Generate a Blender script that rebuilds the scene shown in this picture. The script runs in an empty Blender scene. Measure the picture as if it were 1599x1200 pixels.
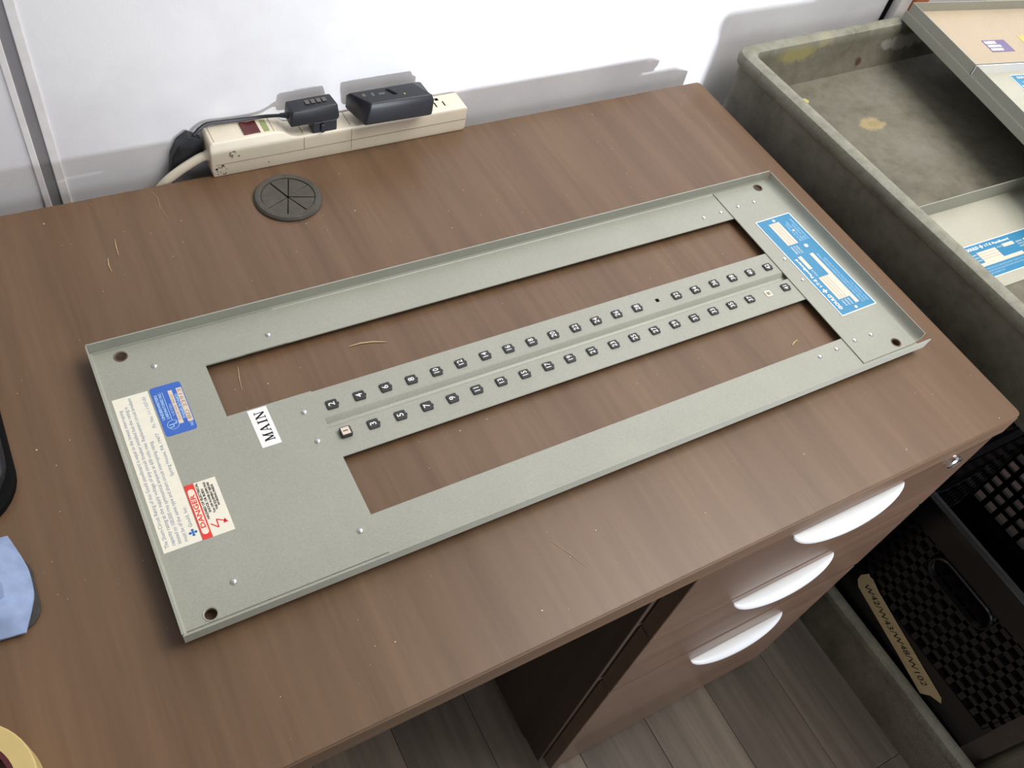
import bpy, bmesh, math, random
from mathutils import Vector, Matrix
random.seed(7)
S = bpy.context.scene
COL = S.collection
PI = math.pi

# ------------------------------------------------------------------ camera
cam_d = bpy.data.cameras.new('camera'); cam = bpy.data.objects.new('camera', cam_d); COL.objects.link(cam)
cam_d.sensor_fit = 'HORIZONTAL'; cam_d.sensor_width = 36.0
cam_d.lens = 1387.2 / 1599.0 * 36.0
cam_d.clip_start = 0.02; cam_d.clip_end = 60
RT = Vector((0.86623, -0.47032, 0.16866)); DN = Vector((-0.28873, -0.74669, -0.59924)); FW = Vector((0.40777, 0.47038, -0.78260))
M = Matrix((RT, -DN, -FW)).transposed().to_4x4()
M.translation = Vector((-0.17492, -0.42523, 0.65297))
cam.matrix_world = M
S.camera = cam

# ------------------------------------------------------------------ light
w = bpy.data.worlds.new('room_air'); S.world = w; w.use_nodes = True
bg = w.node_tree.nodes['Background']; bg.inputs[0].default_value = (0.95, 0.97, 1.0, 1); bg.inputs[1].default_value = 0.24

def lamp(name, kind, loc, aim, energy, color, **kw):
    d = bpy.data.lights.new(name, kind); o = bpy.data.objects.new(name, d); COL.objects.link(o)
    d.energy = energy; d.color = color
    for k, v in kw.items(): setattr(d, k, v)
    o.location = loc
    o.rotation_euler = (Vector(aim) - Vector(loc)).to_track_quat('-Z', 'Y').to_euler()
    return o
# low bright daylight from a doorway in front of the desk: it rakes across the wall just above the desk top
lamp('doorway_daylight', 'SPOT', (0.82, -4.2, -0.06), (1.02, 0.35, 0.16), 920, (0.86, 0.92, 1.0),
     spot_size=math.radians(35), spot_blend=1.0, shadow_soft_size=0.028)
# fluorescent ceiling light, to the right of the desk
lamp('ceiling_fluorescent', 'AREA', (1.12, -0.34, 1.75), (0.45, 0.0, 0.0), 44, (1.0, 0.975, 0.93), shape='RECTANGLE', size=1.5, size_y=1.2)

# fill light added behind the camera to lift the floor and drawer fronts
lamp('added_front_fill', 'AREA', (0.5, -3.0, 0.9), (0.4, -0.2, -0.35), 15, (0.95, 0.97, 1.0), shape='RECTANGLE', size=2.4, size_y=1.5)

vs = S.view_settings
S.display_settings.display_device = 'sRGB'
vs.view_transform = 'Standard'; vs.look = 'None'; vs.exposure = 0.0; vs.gamma = 1.0; vs.use_curve_mapping = False

# ------------------------------------------------------------------ materials
def srgb(r, g, b):
    f = lambda c: (c/255/12.92 if c/255 <= 0.04045 else ((c/255+0.055)/1.055)**2.4)
    return (f(r), f(g), f(b), 1)
class NT:
    def __init__(s, name):
        s.m = bpy.data.materials.new(name); s.m.use_nodes = True; s.t = s.m.node_tree
        s.b = s.t.nodes['Principled BSDF']
    def n(s, t, **kw):
        x = s.t.nodes.new(t)
        for k, v in kw.items():
            if k.startswith('i_'): x.inputs[k[2:].replace('_', ' ')].default_value = v
            else: setattr(x, k, v)
        return x
    def l(s, a, b): s.t.links.new(a, b)
    def coords(s, scale=(1, 1, 1), rot=(0, 0, 0), loc=(0, 0, 0), kind='Object'):
        tc = s.n('ShaderNodeTexCoord'); mp = s.n('ShaderNodeMapping')
        mp.inputs['Scale'].default_value = scale; mp.inputs['Rotation'].default_value = rot; mp.inputs['Location'].default_value = loc
        s.l(tc.outputs[kind], mp.inputs[0]); return mp.outputs[0]
    def noise(s, vec, scale, detail=4, rough=0.55):
        x = s.n('ShaderNodeTexNoise'); x.inputs['Scale'].default_value = scale; x.inputs['Detail'].default_value = detail
        x.inputs['Roughness'].default_value = rough; s.l(vec, x.inputs['Vector']); return x.outputs['Fac']
    def ramp(s, fac, stops, interp='LINEAR'):
        r = s.n('ShaderNodeValToRGB'); cr = r.color_ramp; cr.interpolation = interp
        while len(cr.elements) < len(stops): cr.elements.new(0.5)
        for e, (p, c) in zip(cr.elements, stops): e.position = p; e.color = c
        s.l(fac, r.inputs[0]); return r.outputs[0]
    def mix(s, fac, a, b, mode='MIX'):
        x = s.n('ShaderNodeMix', data_type='RGBA', blend_type=mode)
        for sock, v in ((0, fac), (6, a), (7, b)):
            if hasattr(v, 'node'): s.l(v, x.inputs[sock])
            else: x.inputs[sock].default_value = v
        return x.outputs[2]
    def bump(s, h, strength, dist=0.001):
        x = s.n('ShaderNodeBump'); x.inputs['Strength'].default_value = strength; x.inputs['Distance'].default_value = dist
        s.l(h, x.inputs['Height']); s.l(x.outputs[0], s.b.inputs['Normal'])
    def fin(s, col, rough, spec=0.5, metal=0.0):
        if hasattr(col, 'node'): s.l(col, s.b.inputs['Base Color'])
        else: s.b.inputs['Base Color'].default_value = col
        if hasattr(rough, 'node'): s.l(rough, s.b.inputs['Roughness'])
        else: s.b.inputs['Roughness'].default_value = rough
        s.b.inputs['Specular IOR Level'].default_value = spec; s.b.inputs['Metallic'].default_value = metal
        return s.m
def plain(name, col, rough=0.5, spec=0.5, metal=0.0, var=0.06, scale=60):
    t = NT(name); v = t.coords(); f = t.noise(v, scale)
    lo = tuple(c*(1-var) for c in col[:3])+(1,); hi = tuple(min(1, c*(1+var)) for c in col[:3])+(1,)
    return t.fin(t.ramp(f, [(0.3, lo), (0.7, hi)]), rough, spec, metal)
def wood(name, dark, light, sx, rough=0.4, axis='Y', warm=None, spec=0.45):
    t = NT(name)
    sc = {'Y': (sx, sx*0.045, sx*0.3), 'X': (sx*0.045, sx, sx), 'Z': (sx, sx, sx*0.045)}[axis]
    v = t.coords(sc); f1 = t.noise(v, 1.0, 6, 0.62)
    sc2 = tuple(c*4.5 for c in sc); f2 = t.noise(t.coords(sc2), 1.0, 3, 0.6)
    f3 = t.noise(t.coords((1, 1, 1)), 6.0, 3, 0.5)
    c = t.ramp(f1, [(0.28, dark), (0.5, tuple((a+b)/2 for a, b in zip(dark, light))), (0.72, light)])
    c = t.mix(0.30, c, t.ramp(f2, [(0.3, (0.6, 0.58, 0.56, 1)), (0.7, (1.2, 1.2, 1.2, 1))]), 'MULTIPLY')
    c = t.mix(0.5, c, t.ramp(f3, [(0.3, (0.9, 0.9, 0.92, 1)), (0.7, (1.08, 1.06, 1.04, 1))]), 'MULTIPLY')
    t.bump(f2, 0.08, 0.0006)
    return t.fin(c, rough, spec)

m_desk = wood('brown_wood_laminate', srgb(101, 77, 57), srgb(119, 94, 72), 30, 0.36)
m_edge = wood('edge_band_laminate', srgb(88, 66, 49), srgb(112, 87, 67), 24, 0.45, 'X')
m_front = wood('drawer_front_laminate', srgb(90, 68, 55), srgb(110, 86, 71), 22, 0.3, 'X')
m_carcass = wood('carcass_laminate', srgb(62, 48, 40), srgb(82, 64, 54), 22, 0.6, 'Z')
m_wall = NT('painted_wallboard')
_v = m_wall.coords(); _f = m_wall.noise(_v, 420, 3, 0.6); _g = m_wall.noise(_v, 5, 4, 0.6)
_c = m_wall.ramp(_g, [(0.3, srgb(212, 210, 214)), (0.62, srgb(232, 231, 233))])
m_wall.bump(_f, 0.22, 0.0008); m_wall = m_wall.fin(_c, 0.75, 0.25)
m_trimwhite = plain('cream_white_trim', srgb(226, 222, 222), 0.5, 0.3)
m_seam = plain('grey_seam_channel', srgb(132, 130, 132), 0.6, 0.3)
m_orange = plain('orange_brown_wood_trim', srgb(190, 120, 84), 0.55, 0.3)
def paint(name, a, b, rough):
    t = NT(name); v = t.coords(); f = t.noise(v, 900, 2, 0.6); g = t.noise(v, 14, 4, 0.6)
    c = t.ramp(f, [(0.35, a), (0.65, b)])
    c = t.mix(0.6, c, t.ramp(g, [(0.35, (0.93, 0.93, 0.93, 1)), (0.65, (1.03, 1.03, 1.03, 1))]), 'MULTIPLY')
    t.bump(f, 0.05, 0.0003)
    return t.fin(c, rough, 0.5)
m_grey = paint('grey_enamel_steel', srgb(152, 153, 142), srgb(162, 163, 152), 0.38)
m_greylight = paint('light_grey_enamel_steel', srgb(176, 174, 160), srgb(188, 186, 170), 0.4)
m_greytan = paint('tan_dusted_enamel_steel', srgb(176, 160, 136), srgb(190, 174, 150), 0.5)
m_chrome = plain('bright_metal', (0.8, 0.8, 0.8, 1), 0.2, 0.5, 1.0, 0.02)
m_rivet = plain('rivet_metal', (0.72, 0.72, 0.7, 1), 0.3, 0.5, 0.85, 0.02)
m_hole = plain('bare_steel_hole', srgb(110, 92, 80), 0.5, 0.4)
m_tag = plain('black_tag_plastic', srgb(44, 44, 46), 0.45)
m_white = plain('white_print', srgb(236, 236, 232), 0.5, 0.3)
m_paper = plain('label_paper', srgb(234, 229, 214), 0.6, 0.2, 0, 0.03, 200)
m_paperwhite = plain('white_label_paper', srgb(240, 240, 240), 0.55, 0.2, 0, 0.02, 200)
m_cream = plain('cream_print', srgb(222, 204, 188), 0.6, 0.2, 0, 0.03, 200)
m_black = plain('black_print', srgb(32, 32, 34), 0.6, 0.2)
m_textblue = plain('pale_blue_print', srgb(122, 140, 170), 0.6, 0.2)
m_logo = plain('blue_print', srgb(52, 110, 180), 0.6, 0.2)
m_ulblue = plain('cobalt_label', srgb(62, 104, 190), 0.45, 0.4, 0, 0.04, 200)
m_plateblue = plain('sky_blue_plate', srgb(58, 132, 172), 0.4, 0.5, 0, 0.05, 200)
m_palewhite = plain('pale_blue_white_print', srgb(176, 208, 236), 0.5, 0.3)
m_red = plain('red_print', srgb(224, 66, 60), 0.5, 0.3, 0, 0.03, 200)
m_pill = plain('pink_white_print', srgb(246, 224, 206), 0.5, 0.3, 0, 0.02, 200)
m_strip = plain('cream_plastic', srgb(226, 216, 196), 0.42, 0.45, 0, 0.03)
m_strip_dk = plain('cream_plastic_seam', srgb(150, 138, 116), 0.6, 0.3)
m_scuff = plain('grey_scuff', srgb(140, 126, 118), 0.7, 0.2, 0, 0.25, 500)
m_rocker = plain('dark_red_rocker', srgb(84, 30, 28), 0.3)
m_green = plain('dull_green_label', srgb(150, 160, 110), 0.6, 0.2)
m_blk = plain('black_plastic', srgb(38, 40, 46), 0.42, 0.45, 0, 0.08)
m_blkprint = plain('grey_moulded_print', srgb(96, 92, 88), 0.6)
m_rubber = plain('dusty_black_rubber', srgb(84, 80, 74), 0.75, 0.25, 0, 0.15, 90)
m_slit = plain('dark_slit', srgb(16, 15, 15), 0.8, 0.1)
m_crate = plain('black_crate_plastic', srgb(15, 15, 17), 0.26, 0.5, 0, 0.1)
m_handle = plain('white_handle_plastic', srgb(218, 218, 218), 0.32, 0.45, 0, 0.01)
m_mask = plain('beige_masking_tape', srgb(196, 178, 136), 0.7, 0.2, 0, 0.08, 80)
m_cloth = plain('pale_blue_cloth', srgb(146, 163, 198), 0.9, 0.1, 0, 0.1, 90)
m_clothdk = plain('dark_grey_backing', srgb(66, 64, 62), 0.85, 0.2, 0, 0.15, 150)
m_tapecream = plain('cream_tape_edge', srgb(202, 180, 122), 0.65, 0.25, 0, 0.06, 60)
m_maroon = plain('maroon_cardboard_core', srgb(88, 44, 52), 0.8, 0.2, 0, 0.1)
m_straw = plain('straw_fibre', srgb(206, 182, 140), 0.7, 0.2)
m_dust = plain('pale_dust', srgb(214, 196, 168), 0.8, 0.1)
m_purple = plain('purple_label', srgb(122, 110, 146), 0.5, 0.3)
m_yellow = plain('yellow_label', srgb(204, 184, 110), 0.5, 0.3)

# worn grey-green cart plastic: dirt, scuffs, ochre paint stain, rust spot (marks that belong to the cart), paler rim top
def cart_mat():
    t = NT('worn_grey_cart_plastic'); v = t.coords()
    a = t.noise(v, 9, 6, 0.65); b = t.noise(v, 55, 5, 0.7); c3 = t.noise(v, 260, 3, 0.6)
    col = t.ramp(a, [(0.28, srgb(84, 80, 68)), (0.5, srgb(112, 108, 94)), (0.75, srgb(126, 123, 111))])
    col = t.mix(0.6, col, t.ramp(b, [(0.3, (0.62, 0.6, 0.58, 1)), (0.55, (1, 1, 1, 1)), (0.8, (1.15, 1.13, 1.1, 1))]), 'MULTIPLY')
    geo = t.n('ShaderNodeNewGeometry')
    nz = t.noise(v, 70, 4, 0.7)
    def spot(cx, cy, cz, rx, ry, rz, colr, hard, amt):
        nonlocal col
        s = t.n('ShaderNodeVectorMath', operation='SUBTRACT'); t.l(geo.outputs['Position'], s.inputs[0]); s.inputs[1].default_value = (cx, cy, cz)
        d = t.n('ShaderNodeVectorMath', operation='DIVIDE'); t.l(s.outputs[0], d.inputs[0]); d.inputs[1].default_value = (rx, ry, rz)
        le = t.n('ShaderNodeVectorMath', operation='LENGTH'); t.l(d.outputs[0], le.inputs[0])
        ad = t.n('ShaderNodeMath', operation='MULTIPLY_ADD'); t.l(nz, ad.inputs[0]); ad.inputs[1].default_value = 1.6; 
        su = t.n('ShaderNodeMath', operation='SUBTRACT'); t.l(le.outputs['Value'], su.inputs[0]); su.inputs[1].default_value = 0.8
        t.l(su.outputs[0], ad.inputs[2])
        f = t.ramp(ad.outputs[0], [(1-hard, (amt, amt, amt, 1)), (1.0, (0, 0, 0, 1))])
        col = t.mix(f, col, colr)
    spot(0.865, 0.192, -0.012, 0.026, 0.016, 0.02, srgb(164, 148, 106), 0.35, 0.75)
    spot(0.87, 0.19, -0.012, 0.012, 0.007, 0.02, srgb(140, 124, 84), 0.3, 0.6)
    spot(0.795, 0.31, 0.035, 0.045, 0.03, 0.016, srgb(158, 148, 92), 0.5, 0.7)
    spot(0.845, 0.31, 0.046, 0.02, 0.03, 0.01, srgb(172, 164, 118), 0.5, 0.7)
    spot(0.930, 0.305, 0.004, 0.008, 0.03, 0.007, srgb(76, 48, 40), 0.35, 0.9)
    spot(1.02, 0.31, 0.02, 0.06, 0.03, 0.012, srgb(186, 184, 176), 0.3, 0.5)
    spot(1.09, 0.31, 0.028, 0.03, 0.03, 0.02, srgb(120, 112, 56), 0.3, 0.7)
    spot(0.80, 0.262, -0.012, 0.006, 0.006, 0.02, srgb(190, 180, 110), 0.3, 0.9)
    # paler towards the top of the rolled rim, broken up by noise
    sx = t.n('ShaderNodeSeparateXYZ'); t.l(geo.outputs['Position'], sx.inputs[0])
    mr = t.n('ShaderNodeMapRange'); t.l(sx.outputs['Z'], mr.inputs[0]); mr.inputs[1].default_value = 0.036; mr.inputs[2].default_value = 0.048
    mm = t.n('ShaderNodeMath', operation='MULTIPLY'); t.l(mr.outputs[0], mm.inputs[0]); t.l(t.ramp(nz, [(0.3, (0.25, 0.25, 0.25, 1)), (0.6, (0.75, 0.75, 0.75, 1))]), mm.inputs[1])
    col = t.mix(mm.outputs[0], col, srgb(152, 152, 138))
    t.bump(c3, 0.35, 0.0012)
    return t.fin(col, 0.6, 0.35)
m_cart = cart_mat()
def floor_mat(name, k):
    return wood(name, srgb(int(104*k), int(93*k), int(82*k)), srgb(int(146*k), int(132*k), int(117*k)), 30, 0.5)
m_planks = [floor_mat('grey_brown_plank_a', 1.0), floor_mat('grey_brown_plank_b', 0.86), floor_mat('grey_brown_plank_c', 1.12)]
m_sub = plain('dark_subfloor', srgb(40, 34, 30), 0.9, 0.1)

# ------------------------------------------------------------------ mesh helpers
class MB:
    def __init__(s): s.v = []; s.f = []
    def add(s, v, f, mtx=None):
        n = len(s.v)
        s.v += [tuple((mtx @ Vector(p)) if mtx else p) for p in v]; s.f += [tuple(i+n for i in q) for q in f]
        return s
    def box(s, x0, x1, y0, y1, z0, z1, mtx=None):
        v = [(x0,y0,z0),(x1,y0,z0),(x1,y1,z0),(x0,y1,z0),(x0,y0,z1),(x1,y0,z1),(x1,y1,z1),(x0,y1,z1)]
        return s.add(v, [(3,2,1,0),(4,5,6,7),(0,1,5,4),(1,2,6,5),(2,3,7,6),(3,0,4,7)], mtx)
    def prism(s, poly, z0, z1, mtx=None):
        n = len(poly)
        v = [(x, y, z0) for x, y in poly]+[(x, y, z1) for x, y in poly]
        f = [tuple(range(n-1, -1, -1)), tuple(range(n, 2*n))]+[(i, (i+1) % n, n+(i+1) % n, n+i) for i in range(n)]
        return s.add(v, f, mtx)
    def loft(s, rings, cap0=True, cap1=True, closed=True):
        n = len(rings[0]); b = len(s.v)
        for r in rings: s.v += [tuple(p) for p in r]
        for k in range(len(rings)-1):
            for i in range(n if closed else n-1):
                j = (i+1) % n
                s.f.append((b+k*n+i, b+k*n+j, b+(k+1)*n+j, b+(k+1)*n+i))
        if cap0: s.f.append(tuple(b+i for i in range(n-1, -1, -1)))
        if cap1: s.f.append(tuple(b+(len(rings)-1)*n+i for i in range(n)))
        return s
    def tube(s, pts, r, n=10):
        pts = [Vector(p) for p in pts]; rings = []
        up = Vector((0, 0, 1))
        for i, p in enumerate(pts):
            t = (pts[min(i+1, len(pts)-1)]-pts[max(i-1, 0)]).normalized()
            a = t.cross(up)
            if a.length < 1e-3: a = t.cross(Vector((0, 1, 0)))
            a.normalize(); b = t.cross(a)
            rr = r[i] if isinstance(r, (list, tuple)) else r
            rings.append([p+rr*(math.cos(2*PI*k/n)*a+math.sin(2*PI*k/n)*b) for k in range(n)])
        return s.loft(rings)
    def lathe(s, prof, c, n=24, cap0=True, cap1=True):
        return s.loft([[(c[0]+r*math.cos(2*PI*k/n), c[1]+r*math.sin(2*PI*k/n), c[2]+z) for k in range(n)] for r, z in prof], cap0, cap1)
def spline(pts, n=6):
    P = [Vector(p) for p in pts]; out = []
    for i in range(len(P)-1):
        p0, p1, p2, p3 = P[max(i-1, 0)], P[i], P[i+1], P[min(i+2, len(P)-1)]
        for k in range(n):
            t = k/n
            out.append(0.5*((2*p1)+(-p0+p2)*t+(2*p0-5*p1+4*p2-p3)*t*t+(-p0+3*p1-3*p2+p3)*t**3))
    return out+[P[-1]]
def rrect(x0, x1, y0, y1, r, n=4):
    out = []
    for cx, cy, a in ((x1-r, y1-r, 0), (x0+r, y1-r, 90), (x0+r, y0+r, 180), (x1-r, y0+r, 270)):
        for k in range(n+1):
            t = math.radians(a+90*k/n); out.append((cx+r*math.cos(t), cy+r*math.sin(t)))
    return out
def plate(outer, holes, z0, z1):
    """flat sheet with holes -> verts, faces"""
    bm = bmesh.new(); edges = []
    for loop in [outer]+holes:
        vs_ = [bm.verts.new((x, y, z1)) for x, y in loop]
        edges += [bm.edges.new((vs_[i], vs_[(i+1) % len(vs_)])) for i in range(len(vs_))]
    bmesh.ops.triangle_fill(bm, edges=edges, use_beauty=True, use_dissolve=False, normal=(0, 0, 1))
    r = bmesh.ops.extrude_face_region(bm, geom=bm.faces[:])
    for e in r['geom']:
        if isinstance(e, bmesh.types.BMVert): e.co.z = z0
    bmesh.ops.recalc_face_normals(bm, faces=bm.faces[:])
    bm.verts.index_update()
    v = [tuple(p.co) for p in bm.verts]; f = [tuple(x.index for x in q.verts) for q in bm.faces]; bm.free()
    return v, f
def circ(cx, cy, r, n=16): return [(cx+r*math.cos(2*PI*k/n), cy+r*math.sin(2*PI*k/n)) for k in range(n)]

def org(o):
    v = Vector((0, 0, 0))
    while o: v += o.location; o = o.parent
    return v
STUFF = {'lettering', 'fine_print', 'ruled_line', 'outlet_groove', 'seam', 'scuff_mark', 'moulded_print', 'label_stripe', 'stamped_number', 'handwriting', 'red_print', 'outlet_slot'}
def mesh(name, mb, mat, bevel=0, smooth=False, seg=2, shift=Vector((0, 0, 0))):
    me = bpy.data.meshes.new(name)
    me.from_pydata([tuple(Vector(p)-shift) for p in mb.v], [], mb.f)
    bm = bmesh.new(); bm.from_mesh(me)
    bmesh.ops.recalc_face_normals(bm, faces=bm.faces[:])
    if bevel:
        ed = [e for e in bm.edges if len(e.link_faces) == 2 and e.calc_face_angle(0) > 0.5]
        bmesh.ops.bevel(bm, geom=ed, offset=bevel, segments=seg, affect='EDGES', profile=0.5, clamp_overlap=True)
    bm.to_mesh(me); bm.free()
    if smooth:
        for p in me.polygons: p.use_smooth = True
        me.set_sharp_from_angle(angle=math.radians(40))
    me.materials.append(mat)
    return me
def part(name, mb, mat, parent=None, bevel=0, smooth=False, seg=2, base=None, kind=None, label=None):
    sh = org(parent) if parent else (Vector(base) if base else Vector((0, 0, 0)))
    me = mesh(name, mb, mat, bevel, smooth, seg, sh)
    o = bpy.data.objects.new(name, me); COL.objects.link(o)
    if parent: o.parent = parent
    else: o.location = sh
    if kind or name in STUFF: o['kind'] = kind or 'stuff'
    if label: o['label'] = label
    return o
def thing(name, label, cat, loc, group=None):
    o = bpy.data.objects.new(name, None); COL.objects.link(o); o.location = loc; o.empty_display_size = 0.02
    o['label'] = label; o['category'] = cat
    if group: o['group'] = group
    return o
def tag(o, label, cat, group=None):
    o['label'] = label; o['category'] = cat
    if group: o['group'] = group
    return o
_tc = {}
def text_geo(s, size, align='LEFT', bold=0.0, sx=1.0, shear=0.0):
    key = (s, size, align, bold, sx, shear)
    if key not in _tc:
        c = bpy.data.curves.new('t', 'FONT'); c.body = s; c.size = size; c.align_x = align; c.align_y = 'CENTER'
        c.offset = bold; c.resolution_u = 2; c.shear = shear
        o = bpy.data.objects.new('t', c); me = bpy.data.meshes.new_from_object(o)
        _tc[key] = ([(v.co.x*sx, v.co.y, 0) for v in me.vertices], [tuple(p.vertices) for p in me.polygons])
        bpy.data.meshes.remove(me); bpy.data.objects.remove(o); bpy.data.curves.remove(c)
    return _tc[key]
def frame(o, xa, ya):
    """matrix with local x along xa, local y along ya"""
    xa = Vector(xa).normalized(); ya = Vector(ya).normalized(); za = xa.cross(ya)
    m = Matrix((xa, ya, za)).transposed().to_4x4(); m.translation = Vector(o); return m

# ------------------------------------------------------------------ setting
FZ = -0.73
WY = 0.352
fl = part('floor', MB().box(-1.3, 2.4, -1.5, 0.40, FZ-0.03, FZ-0.004), m_sub, kind='structure')
pw, pl = 0.122, 0.92
pm = [mesh('plank', MB().box(-pw/2+0.0003, pw/2-0.0003, -pl/2+0.0003, pl/2-0.0003, -0.004, 0.0), m, 0.0006, seg=1) for m in m_planks]
for i in range(30):
    for j in range(3):
        y = -0.96+j*pl+[0.0, 0.31, 0.12, 0.43, 0.22][i % 5]-0.3
        if y-pl/2 > 0.2: continue
        o = bpy.data.objects.new('plank', pm[random.choice([0, 0, 1, 2])]); COL.objects.link(o)
        o.parent = fl; o.location = (-1.22+i*pw, y, FZ)
part('wall_back', MB().box(-0.1480, 2.4, WY, WY+0.08, FZ, 1.3), m_wall, kind='structure')
part('wall_back_left', MB().box(-1.3, -0.1605, WY, WY+0.08, FZ, 1.3), m_wall, kind='structure')
# vertical seam moulding: two thin lips and a recessed grey channel
part('trim_1', MB().box(-0.1655, -0.1592, WY-0.0022, WY+0.004, FZ, 1.3), m_trimwhite, bevel=0.0008, kind='structure')
part('trim_2', MB().box(-0.1492, -0.1405, WY-0.0022, WY+0.004, FZ, 1.3), m_trimwhite, bevel=0.0008, kind='structure')
part('trim_6', MB().box(-0.1592, -0.1492, WY-0.0004, WY+0.03, FZ, 1.3), m_seam, kind='structure')
# door post on the right: dark gap, white post, orange wood edge
part('trim_3', MB().box(1.010, 1.036, WY-0.016, WY-0.0005, FZ, 1.3), m_trimwhite, bevel=0.002, kind='structure')
part('trim_4', MB().box(1.0362, 1.066, WY-0.022, WY-0.0005, FZ, 1.3), m_orange, bevel=0.001, kind='structure')
part('trim_5', MB().box(1.003, 1.0098, WY-0.003, WY-0.0005, FZ, 1.3), m_slit, kind='structure')

# ------------------------------------------------------------------ desk
desk = thing('desk', 'brown wood laminate desk with three white-handled drawers against the wall', 'desk', (0.2, 0.03, FZ))
DX0, DX1, DY0, DY1 = -0.95, 0.653, -0.2635, 0.327
gc = (0.058, 0.269)
dp = rrect(DX0, DX1, DY0, DY1, 0.006, 3)
v, f = plate(dp, [circ(gc[0], gc[1], 0.0285, 32)], -0.028, 0.0)
part('desktop', MB().add(v, f), m_desk, desk, bevel=0.0012, seg=2)
part('edge_band', MB().box(DX0+0.01, DX1-0.007, DY0-0.0012, DY0+0.0008, -0.0275, -0.0016), m_edge, desk)
# grommet with eight cut rubber flaps
g = part('grommet', MB().lathe([(0.0285, -0.012), (0.0285, 0.0), (0.0350, 0.0), (0.0352, 0.0022), (0.0335, 0.0045), (0.0300, 0.0052), (0.0280, 0.0046), (0.0275, 0.002), (0.0275, -0.012)], (gc[0], gc[1], 0.0001), 40, False, False), m_rubber, desk, smooth=True)
part('slit_backing', MB().lathe([(0.001, -0.0125), (0.0274, -0.0125), (0.0274, -0.011), (0.001, -0.011)], (gc[0], gc[1], 0), 24), m_slit, g)
for k in range(8):
    a0 = math.radians(24+45*k); wd = 0.05 if k in (1, 5, 7) else 0.014
    a1 = a0+math.radians(45)
    rr = 0.0272; c0 = 0.0012
    inn = (gc[0]+c0*math.cos((a0+a1)/2), gc[1]+c0*math.sin((a0+a1)/2))
    arc = [(gc[0]+rr*math.cos(a0+wd*0.7+(a1-a0-wd*1.4)*i/5), gc[1]+rr*math.sin(a0+wd*0.7+(a1-a0-wd*1.4)*i/5)) for i in range(6)]
    z = 0.0040+random.uniform(-0.0008, 0.0004); dz = random.uniform(-0.0020, -0.0004)
    top = [(inn[0], inn[1], z+dz)]+[(x, y, z) for x, y in arc]; n = 7
    bot = [(x, y, zz-0.002) for x, y, zz in top]
    part('flap', MB().add(top+bot, [tuple(range(n)), tuple(range(2*n-1, n-1, -1))]+[(i, n+i, n+(i+1) % n, (i+1) % n) for i in range(n)]), m_rubber, g)
# pedestal
PX0, PX1 = 0.237, 0.646
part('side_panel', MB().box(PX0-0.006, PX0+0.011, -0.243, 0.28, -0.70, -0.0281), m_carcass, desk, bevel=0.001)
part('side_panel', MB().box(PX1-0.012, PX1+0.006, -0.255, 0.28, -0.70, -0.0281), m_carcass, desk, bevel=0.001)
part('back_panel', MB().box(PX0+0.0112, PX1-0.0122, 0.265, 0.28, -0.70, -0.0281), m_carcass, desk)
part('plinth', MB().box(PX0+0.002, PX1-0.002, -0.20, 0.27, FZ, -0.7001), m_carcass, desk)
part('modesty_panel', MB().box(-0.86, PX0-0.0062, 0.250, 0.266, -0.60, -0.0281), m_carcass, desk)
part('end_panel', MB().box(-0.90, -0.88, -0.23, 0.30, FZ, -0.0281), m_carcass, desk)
def handle_mb(xc, zc, hw, y0):
    prof = [(0, 0), (0.006, 0.0), (0.0115, -0.003), (0.0155, -0.009), (0.0165, -0.016), (0.0145, -0.023), (0.009, -0.0275), (0.003, -0.029), (0, -0.029)]
    rings = []
    for i in range(25):
        u = -math.cos(PI*i/24); s = max(0.03, math.sqrt(max(0, 1-u*u)))
        rings.append([(xc+u*hw, y0-p[0]*s, zc+p[1]*s) for p in prof])
    return MB().loft(rings)
for k, (z0, z1, hx, hz, hw) in enumerate(((-0.182, -0.033, 0.4320, -0.044, 0.0760), (-0.344, -0.1860, 0.433, -0.203, 0.0755), (-0.692, -0.3515, 0.4605, -0.405, 0.0785))):
    d = part('drawer', MB().box(PX0+0.0015, PX1-0.004, -0.2625, -0.2435, z0, z1).box(PX0+0.03, PX1-0.03, -0.2434, 0.20, z0+0.02, z1-0.03), m_front, desk, bevel=0.0012)
    part('handle', handle_mb(hx, hz, hw, -0.2626), m_handle, d, smooth=True, label='white half-moon pull')
    if k == 0:
        part('lock', MB().lathe([(0.0085, 0.0), (0.0085, 0.004), (0.007, 0.0052), (0.0055, 0.0045), (0.001, 0.0045)], (0, 0, 0), 20).box(-0.0007, 0.0007, -0.004, 0.004, 0.0044, 0.0056) if False else
             MB().add(*(lambda mb: ([tuple(Vector((0.586, -0.2626, -0.050))+Vector((x, -z, y))) for x, y, z in mb.v], mb.f))(
                 MB().lathe([(0.0095, 0.0), (0.0095, 0.004), (0.0075, 0.0055), (0.0055, 0.0045), (0.0015, 0.0045)], (0, 0, 0), 20))), m_chrome, d, smooth=True, label='chrome key lock')

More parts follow.
